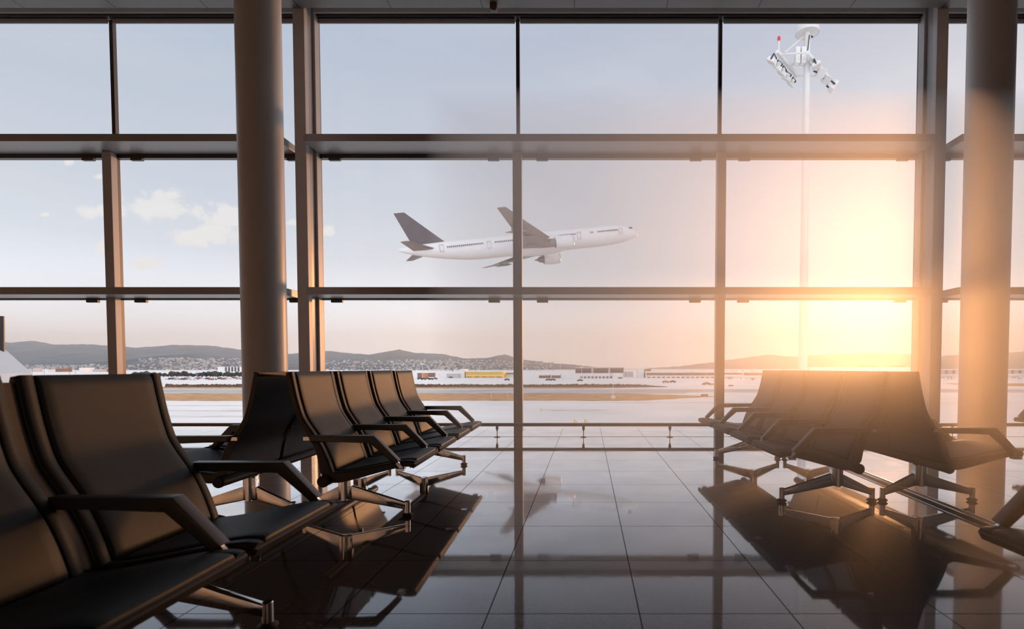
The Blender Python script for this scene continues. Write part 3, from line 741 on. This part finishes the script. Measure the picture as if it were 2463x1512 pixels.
pole(168, 900, 885.5, 'dark pole left of a dark pair in the far town', m=BDK); pole(182, 900, 886, 'dark pole right of a dark pair in the far town', m=BDK)
pole(1016, 912, 875, 'pale light pole at the end of the left bench', m=PW); pole(1348, 909, 873, 'pale light pole left of the brown office block', m=PW)
pole(1399, 910, 883, 'pale light pole in front of the brown office block', m=PW)
pole(1554, 909, 868, 'tall pale mast beside the narrow white tower', m=PW, head=False); pole(1699, 909, 893, 'short pale pole in front of the long terminal', m=PW)
pole(2275, 906, 888, 'pale pole in front of the brown pier, right of the right post', m=PW)
e = empty('wind_mast', ground_at(1475, 958)); tag(e, 'thin white lattice mast standing in the dry grass', 'mast')
q = MB(); q.tube((0, 0, 0), (0, 0, 6.5), 0.10, 0.05, n=8); q.build('pole', PW, e)
q = MB(); q.box(-0.6, 0.6, -0.4, 0.4, 0, 0.9); q.box(-0.9, 0.9, -0.05, 0.05, 1.9, 2.0); q.build('base_box', PW, e)
for i, (x, y) in enumerate(((1181, 958), (1221, 958))):
    e = empty('antenna', ground_at(x, y)); tag(e, ('thin white antenna in the grass left of the middle mullion, left of two', 'thin white antenna in the grass left of the middle mullion, right of two')[i], 'antenna')
    q = MB(); q.tube((0, 0, 0), (0, 0, 1.9), 0.06, n=8); q.box(-0.35, 0.35, -0.05, 0.05, 1.7, 1.85); q.build('pole', PW, e)
YEL = mat('yellow marker paint', (0.75, 0.52, 0.08), 0.5, var=0.1)
for i, (x, y, lb) in enumerate(((1382, 1016, 'left of two yellow apron markers above the guard rail'), (1408, 1016, 'right of two yellow apron markers above the guard rail'), (1301, 988, 'yellow apron marker right of the middle mullion'))):
    e = empty('apron_marker', ground_at(x, y)); tag(e, lb, 'marker', 'yellow apron markers')
    q = MB(); q.lathe([(0.22, 0), (0.22, 0.08), (0.10, 0.12), (0.10, 0.42), (0.16, 0.45), (0.16, 0.52)], n=12); q.build('post', YEL, e, smooth=True)
    q = MB(); q.box(0.28, 0.40, -0.06, 0.06, 0, 0.34); q.build('stub', YEL, e)
for i, (x, y) in enumerate(((1693, 926), (1712, 926), (1758, 929.5), (1695, 954))):
    p = ground_at(x, y); q = MB(); q.box(-1.1, 1.1, -0.2, 0.2, 0.25, 0.85, bevel=0.04); q.box(-0.8, -0.7, -0.1, 0.1, 0, 0.3); q.box(0.7, 0.8, -0.1, 0.1, 0, 0.3)
    o = q.build('taxiway_sign', BBR); o.location = p; tag(o, ('brown taxiway sign left of the right mullion, first of two', 'brown taxiway sign left of the right mullion, second of two', 'brown taxiway sign right of the right mullion', 'brown taxiway sign at the tip of the dry grass')[i], 'sign')

# slanting canopy outside the left edge
DC = 13.0
A, B_, C_ = px(-300, 560, DC), px(78, 897, DC), px(-300, 1240, DC)
q = MB(); q.prism([(A.x, A.z), (B_.x, B_.z), (px(96, 960, DC).x, px(96, 960, DC).z), (px(-300, 960, DC).x, px(-300, 960, DC).z)], DC - 2.2, DC, lambda p, a: (p[0], a, p[1]), bevel=0.02)
c = empty('boarding_bridge', (0, 0, 0)); q.build('roof_panel', mat('pale blue cladding', (0.50, 0.56, 0.62), 0.4, var=0.06, vscale=0.5), c)
q = MB(); p0, p1 = px(-40, 835, DC - 0.05), px(40, 905, DC - 0.05); q.tube(p0, p1, 0.05); q.tube(px(4, 760, DC - 0.1), px(6, 990, DC - 0.1), 0.05); q.build('strut', DARKSTEEL, c)
q = MB(); q.tube(px(-200, 950, DC + 1.1), Vector((px(-200, 950, DC).x, DC + 1.1, GZ)), 0.35); q.build('support_column', BG, c)
tag(c, 'pale blue sloping boarding bridge roof outside at the left edge', 'boarding bridge')

# ------------------------------------------------------------------ floodlight mast
MX, MY = (1930.5 - VX) / F * 40, 40.0
mz = lambda y, d=40.0: EYE + slope(y) * d
e = empty('floodlight_mast', (MX, MY, GZ)); tag(e, 'tall white floodlight mast with a domed top outside the middle bay', 'floodlight mast')
L = lambda p: Vector(p) - Vector((MX, MY, GZ))
ztop = mz(74)
q = MB(); q.tube((0, 0, 0), (0, 0, ztop - GZ), 0.36, 0.205, n=32); q.build('pole', WHITEM, e, smooth=True)
zr = mz(77) - GZ
q = MB(); q.lathe([(0.80, zr - 0.10), (0.82, zr - 0.02), (0.81, zr + 0.18), (0.76, zr + 0.42), (0.64, zr + 0.64), (0.46, zr + 0.80), (0.34, zr + 0.84), (0.31, zr + 0.92), (0.05, zr + 0.94)], n=40, capends=False)
q.lathe([(0.20, zr - 0.06), (0.79, zr - 0.09)], n=40, capends=False); q.build('dome', WHITEM, e, smooth=True)
hf = 40 * slope(152) + EYE
pt = lambda x, y: L(px(x, y, (hf - EYE) / slope(y)))
c1, c2, c3, c4 = pt(1869.8, 124.3), pt(1916, 182), pt(1988.5, 182), pt(1941, 127)
def bar(p0, p1, w, h, name, m, parent):
    q = MB(); dd = (p1 - p0); M = Matrix.Translation(p0) @ dd.to_track_quat('X', 'Z').to_matrix().to_4x4()
    q.box(-0.05, dd.length + 0.05, -w / 2, w / 2, -h / 2, h / 2, bevel=0.02, M=M); return q.build(name, m, parent)
bar(c1, c2, 0.22, 0.24, 'lamp_beam', WHITEG, e); bar(c4, c3, 0.22, 0.24, 'lamp_beam', WHITEG, e)
q = MB(); q.tube(c2, c3, 0.07); q.tube(c1 + (c2 - c1) * 0.1, c4, 0.06); mm_ = (c1 + c2) / 2
q.tube((c1 + c2) / 2, (c3 + c4) / 2, 0.09); q.tube(c1 + Vector((0.55, 0.1, 0)), Vector((-0.25, 0, zr - 0.3)), 0.05); q.build('cross_pipe', WHITEM, e)
def flood(p, yaw, tilt, s, parent):
    M = Matrix.Translation(p) @ Matrix.Rotation(yaw, 4, 'Z') @ Matrix.Rotation(tilt, 4, 'Y') @ Matrix.Scale(s, 4)
    q = MB()
    pr = [(-0.30, -0.34), (0.30, -0.40), (0.38, -0.30), (0.38, 0.30), (0.30, 0.40), (-0.30, 0.34)]
    A = q.verts([M @ Vector((x, y, 0.16 if abs(y) < 0.35 and x < 0 else 0.13)) for x, y in pr]); Bv = q.verts([M @ Vector((x * 1.08, y * 1.08, -0.16)) for x, y in pr])
    q.face(A); q.face(Bv[::-1])
    for i in range(6): q.face([A[i], A[(i + 1) % 6], Bv[(i + 1) % 6], Bv[i]])
    fl = q.build('floodlight', WHITEG, parent)
    q = MB(); q.box(-0.30, 0.36, -0.36, 0.36, -0.19, -0.161, M=M); q.build('lens', BG, fl)
    q = MB(); q.box(-0.06, 0.06, -0.44, -0.40, -0.05, 0.42, M=M); q.box(-0.06, 0.06, 0.40, 0.44, -0.05, 0.42, M=M); q.box(-0.06, 0.06, -0.44, 0.44, 0.40, 0.44, M=M); q.build('bracket', DARKSTEEL, fl)
dl = (c2 - c1).normalized(); yaw = math.atan2(dl.y, dl.x) + math.pi / 2
for i in range(5): flood(c1 + (c2 - c1) * (0.03 + 0.24 * i) + Vector((-0.42, -0.1, -0.62)), yaw + (0.12, -0.1, 0.06, -0.14, 0.05)[i], math.radians(-38 + (4, -5, 0, 6, -8)[i]), 0.80, e)
for i in range(4): flood(c4 + (c3 - c4) * (0.22 + 0.27 * i) + Vector(((0.30, 0.25, 0.28, 0.42)[i], 0.0, (-0.5, -0.62, -0.66, -0.75)[i])), yaw + math.pi + (0.3, -0.5, -0.25, 0.55)[i], math.radians((-20, -52, -30, -48)[i]), (0.8, 0.85, 0.85, 1.0)[i], e)
for i, dxx in enumerate((-0.82, -0.40)):
    q = MB(); zc = mz(138) - GZ; q.box(dxx - 0.17, dxx + 0.17, -0.5, -0.1, zc - 0.62, zc + 0.50, bevel=0.03); q.build('control_cabinet', WHITEG, e)
q = MB(); q.tube(c1 + Vector((0.1, 0, 0.1)), c1 + Vector((0.1, 0, 0.75)), 0.05); q.build('lamp_stalk', WHITEM, e)
q = MB(); q.lathe([(0.09, 0.75), (0.11, 0.85), (0.10, 1.0), (0.03, 1.06)], n=14, org=c1 + Vector((0.1, 0, 0))); q.build('obstruction_lamp', mat('red lamp glass', (0.55, 0.04, 0.04), 0.3, var=0.05), e, smooth=True)
q = MB(); q.tube((0.06, -0.25, zr - 0.35), (-0.1, -0.33, zr - 1.6), 0.03, n=8); q.tube((0.2, -0.22, zr - 0.4), (0.32, -0.2, zr - 0.5), 0.05, n=8); q.build('cable', RUBBER, e)

# ------------------------------------------------------------------ the airliner taking off
D = 168.0
psi, pit, bank = math.radians(15), math.radians(9.1), math.radians(3.2)
fwd = Vector((math.cos(psi) * math.cos(pit), math.sin(psi) * math.cos(pit), math.sin(pit)))
right0 = fwd.cross(Vector((0, 0, 1))).normalized(); up0 = right0.cross(fwd).normalized()
rightv = right0 * math.cos(bank) + up0 * math.sin(bank); upv = rightv.cross(fwd).normalized()
R3 = Matrix((fwd, -rightv, upv)).transposed().to_4x4()       # body x forwards, y left, z up
e = empty('airplane', px(1271, 586, D)); e.rotation_euler = R3.to_euler()
tag(e, 'white airliner with a dark tail fin climbing to the right in the sky', 'airplane')
X0 = 36.0                                                     # nose station
fus = [(0.05, 0, 0), (0.75, 0.5, -0.35), (1.35, 1.5, -0.25), (2.0, 3.2, -0.05), (2.6, 5.5, 0.05), (2.95, 8.5, 0.05), (3.1, 12, 0), (3.1, 50, 0), (2.95, 55, 0.15), (2.5, 61, 0.6), (1.85, 66.5, 1.1), (1.1, 71, 1.6), (0.45, 73.5, 1.9), (0.1, 73.9, 1.95)]
q = MB(); rows = []; n = 36
for r_, s_, z_ in fus: rows.append(q.verts([(X0 - s_, r_ * math.cos(2 * math.pi * i / n), z_ + r_ * math.sin(2 * math.pi * i / n)) for i in range(n)]))
for a, c in zip(rows, rows[1:]):
    for i in range(n): q.face([a[i], a[(i + 1) % n], c[(i + 1) % n], c[i]])
q.face(rows[0]); q.face(rows[-1][::-1])
# belly fairing at the wing root
q.lathe([(0.3, X0 - 46), (2.2, X0 - 42), (2.75, X0 - 36), (2.75, X0 - 29), (2.0, X0 - 24), (0.3, X0 - 21)], n=28, org=(0, 0, -1.05), axis='X')
fu = q.build('fuselage', AIRW, e, smooth=True, angle=60)
for sgn in (-1, 1):
    q = MB()
    for a0_, a1_ in ((8.2, 14.6), (16.2, 17.2), (21.8, 27), (27.8, 33.5), (39.0, 46.5), (50.0, 60.5)):
        s_ = a0_
        while s_ < a1_:
            yw = sgn * 3.06; q.box(X0 - s_ - 0.15, X0 - s_ + 0.15, yw - 0.08, yw + 0.08, 0.52, 0.92); s_ += 0.56
    q.build('window_row', AIRD, fu)
    for s_ in (7.0, 20.6, 37.0, 48.2, 61.8):
        ys = sgn * (3.09 if s_ < 55 else 2.42); z0_ = -0.2 if s_ < 55 else 0.35
        q = MB()
        for (xa, xb, za, zb) in ((-0.55, 0.55, 1.35, 1.43), (-0.55, 0.55, -0.68, -0.60), (-0.58, -0.50, -0.65, 1.4), (0.50, 0.58, -0.65, 1.4)):
            q.box(X0 - s_ + xa, X0 - s_ + xb, ys - 0.07, ys + 0.07, z0_ + za, z0_ + zb)
        q.build('door_outline', mat('grey door seam', (0.42, 0.38, 0.37), 0.5, var=0.05), fu)
    q = MB(); q.box(X0 - 3.5, X0 - 2.5, sgn * 1.55 - 0.25, sgn * 1.55 + 0.25, 1.05, 1.50); q.build('cockpit_window', AIRD, fu)
def foil(stations, name, m, vertical=False, parent=e):
    """stations: (span, leading edge x, chord, height) -> closed tapered surface"""
    prof = [(0, 0), (0.05, 0.035), (0.2, 0.06), (0.45, 0.06), (0.75, 0.03), (1, 0.002), (0.75, -0.015), (0.45, -0.04), (0.2, -0.045), (0.05, -0.028)]
    q = MB(); rows = []
    for sp, lx_, ch, z_ in stations:
        rows.append(q.verts([((lx_ - cx * ch), (ct * ch if vertical else sp), (sp if vertical else z_ + ct * ch)) for cx, ct in prof]))
    for a, c in zip(rows, rows[1:]):
        for i in range(len(prof)): q.face([a[i], a[(i + 1) % len(prof)], c[(i + 1) % len(prof)], c[i]])
    q.face(rows[0]); q.face(rows[-1][::-1]); return q.build(name, m, parent, smooth=True, angle=40)
for sgn in (-1, 1):
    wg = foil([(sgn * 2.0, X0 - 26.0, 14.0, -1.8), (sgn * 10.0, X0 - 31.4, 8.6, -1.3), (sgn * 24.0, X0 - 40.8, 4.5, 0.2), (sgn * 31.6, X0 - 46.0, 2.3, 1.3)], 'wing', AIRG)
    for sp, le in ((5.5, 37.5), (13.5, 40.3), (19.0, 43.0)):
        q = MB(); zz = -1.7 + sp * 0.045; q.lathe([(0.05, X0 - le - 2.4), (0.42, X0 - le), (0.4, X0 - le + 2.4), (0.05, X0 - le + 4)], n=12, org=(0, sgn * sp, zz - 0.45), axis='X'); q.build('flap_fairing', AIRG, wg, smooth=True)
    q = MB()   # lowered flaps along the trailing edge
    for s0, s1, x0_, x1_ in ((3.2, 9.6, 38.2, 38.6), (10.6, 22, 38.6, 42.9)):
        zz0, zz1 = -1.85 + s0 * 0.04, -1.8 + s1 * 0.05
        v = q.verts([(X0 - x0_ + 0.6, sgn * s0, zz0), (X0 - x1_ + 0.6, sgn * s1, zz1), (X0 - x1_ - 1.3, sgn * s1, zz1 - 0.55), (X0 - x0_ - 1.9, sgn * s0, zz0 - 0.7),
                     (X0 - x0_ + 0.6, sgn * s0, zz0 - 0.25), (X0 - x1_ + 0.6, sgn * s1, zz1 - 0.2), (X0 - x1_ - 1.3, sgn * s1, zz1 - 0.62), (X0 - x0_ - 1.9, sgn * s0, zz0 - 0.78)])
        for f in ((0, 1, 2, 3), (7, 6, 5, 4), (0, 4, 5, 1), (1, 5, 6, 2), (2, 6, 7, 3), (3, 7, 4, 0)): q.face([v[i] for i in f])
    q.build('flap', AIRG, wg)
    q = MB(); ex = X0 - 24.6
    q.lathe([(1.45, 0), (1.75, -0.25), (1.9, -1.2), (1.88, -3.4), (1.62, -5.4), (1.58, -5.45), (1.50, -5.0), (1.40, -1.0)], n=30, org=(ex, sgn * 9.7, -3.0), axis='X', capends=False)
    q.lathe([(0.02, -0.7), (0.5, -1.1), (1.45, -1.2)], n=30, org=(ex, sgn * 9.7, -3.0), axis='X', capends=False)
    en = q.build('engine', AIRW, e, smooth=True, angle=50)
    q = MB(); q.lathe([(1.1, -5.0), (0.95, -6.6), (0.55, -7.3), (0.35, -7.4), (0.05, -8.6)], n=24, org=(ex, sgn * 9.7, -3.0), axis='X', capends=False); q.build('exhaust_cone', AIRG, en, smooth=True)
    q = MB(); q.lathe([(1.46, 0.02), (1.56, -0.02), (1.77, -0.27), (1.78, -0.42)], n=30, org=(ex, sgn * 9.7, -3.0), axis='X', capends=False); q.build('inlet_lip', mat('bare metal lip', (0.6, 0.56, 0.54), 0.25, metal=0.8, var=0.05), en, smooth=True)
    q = MB(); q.prism([(ex - 1.6, -1.25), (ex - 6.5, -0.9), (ex - 8.2, -1.5), (ex - 5.2, -2.0)], sgn * 9.7 - 0.28, sgn * 9.7 + 0.28, lambda p, a: (p[0], a, p[1])); q.build('pylon', AIRW, en)
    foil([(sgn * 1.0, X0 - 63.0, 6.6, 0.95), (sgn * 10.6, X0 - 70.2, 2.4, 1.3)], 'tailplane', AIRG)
foil([(2.2, X0 - 59.2, 10.5, 0), (3.6, X0 - 61.0, 9.0, 0), (12.6, X0 - 70.4, 3.0, 0)], 'tail_fin', AIRT, vertical=True)
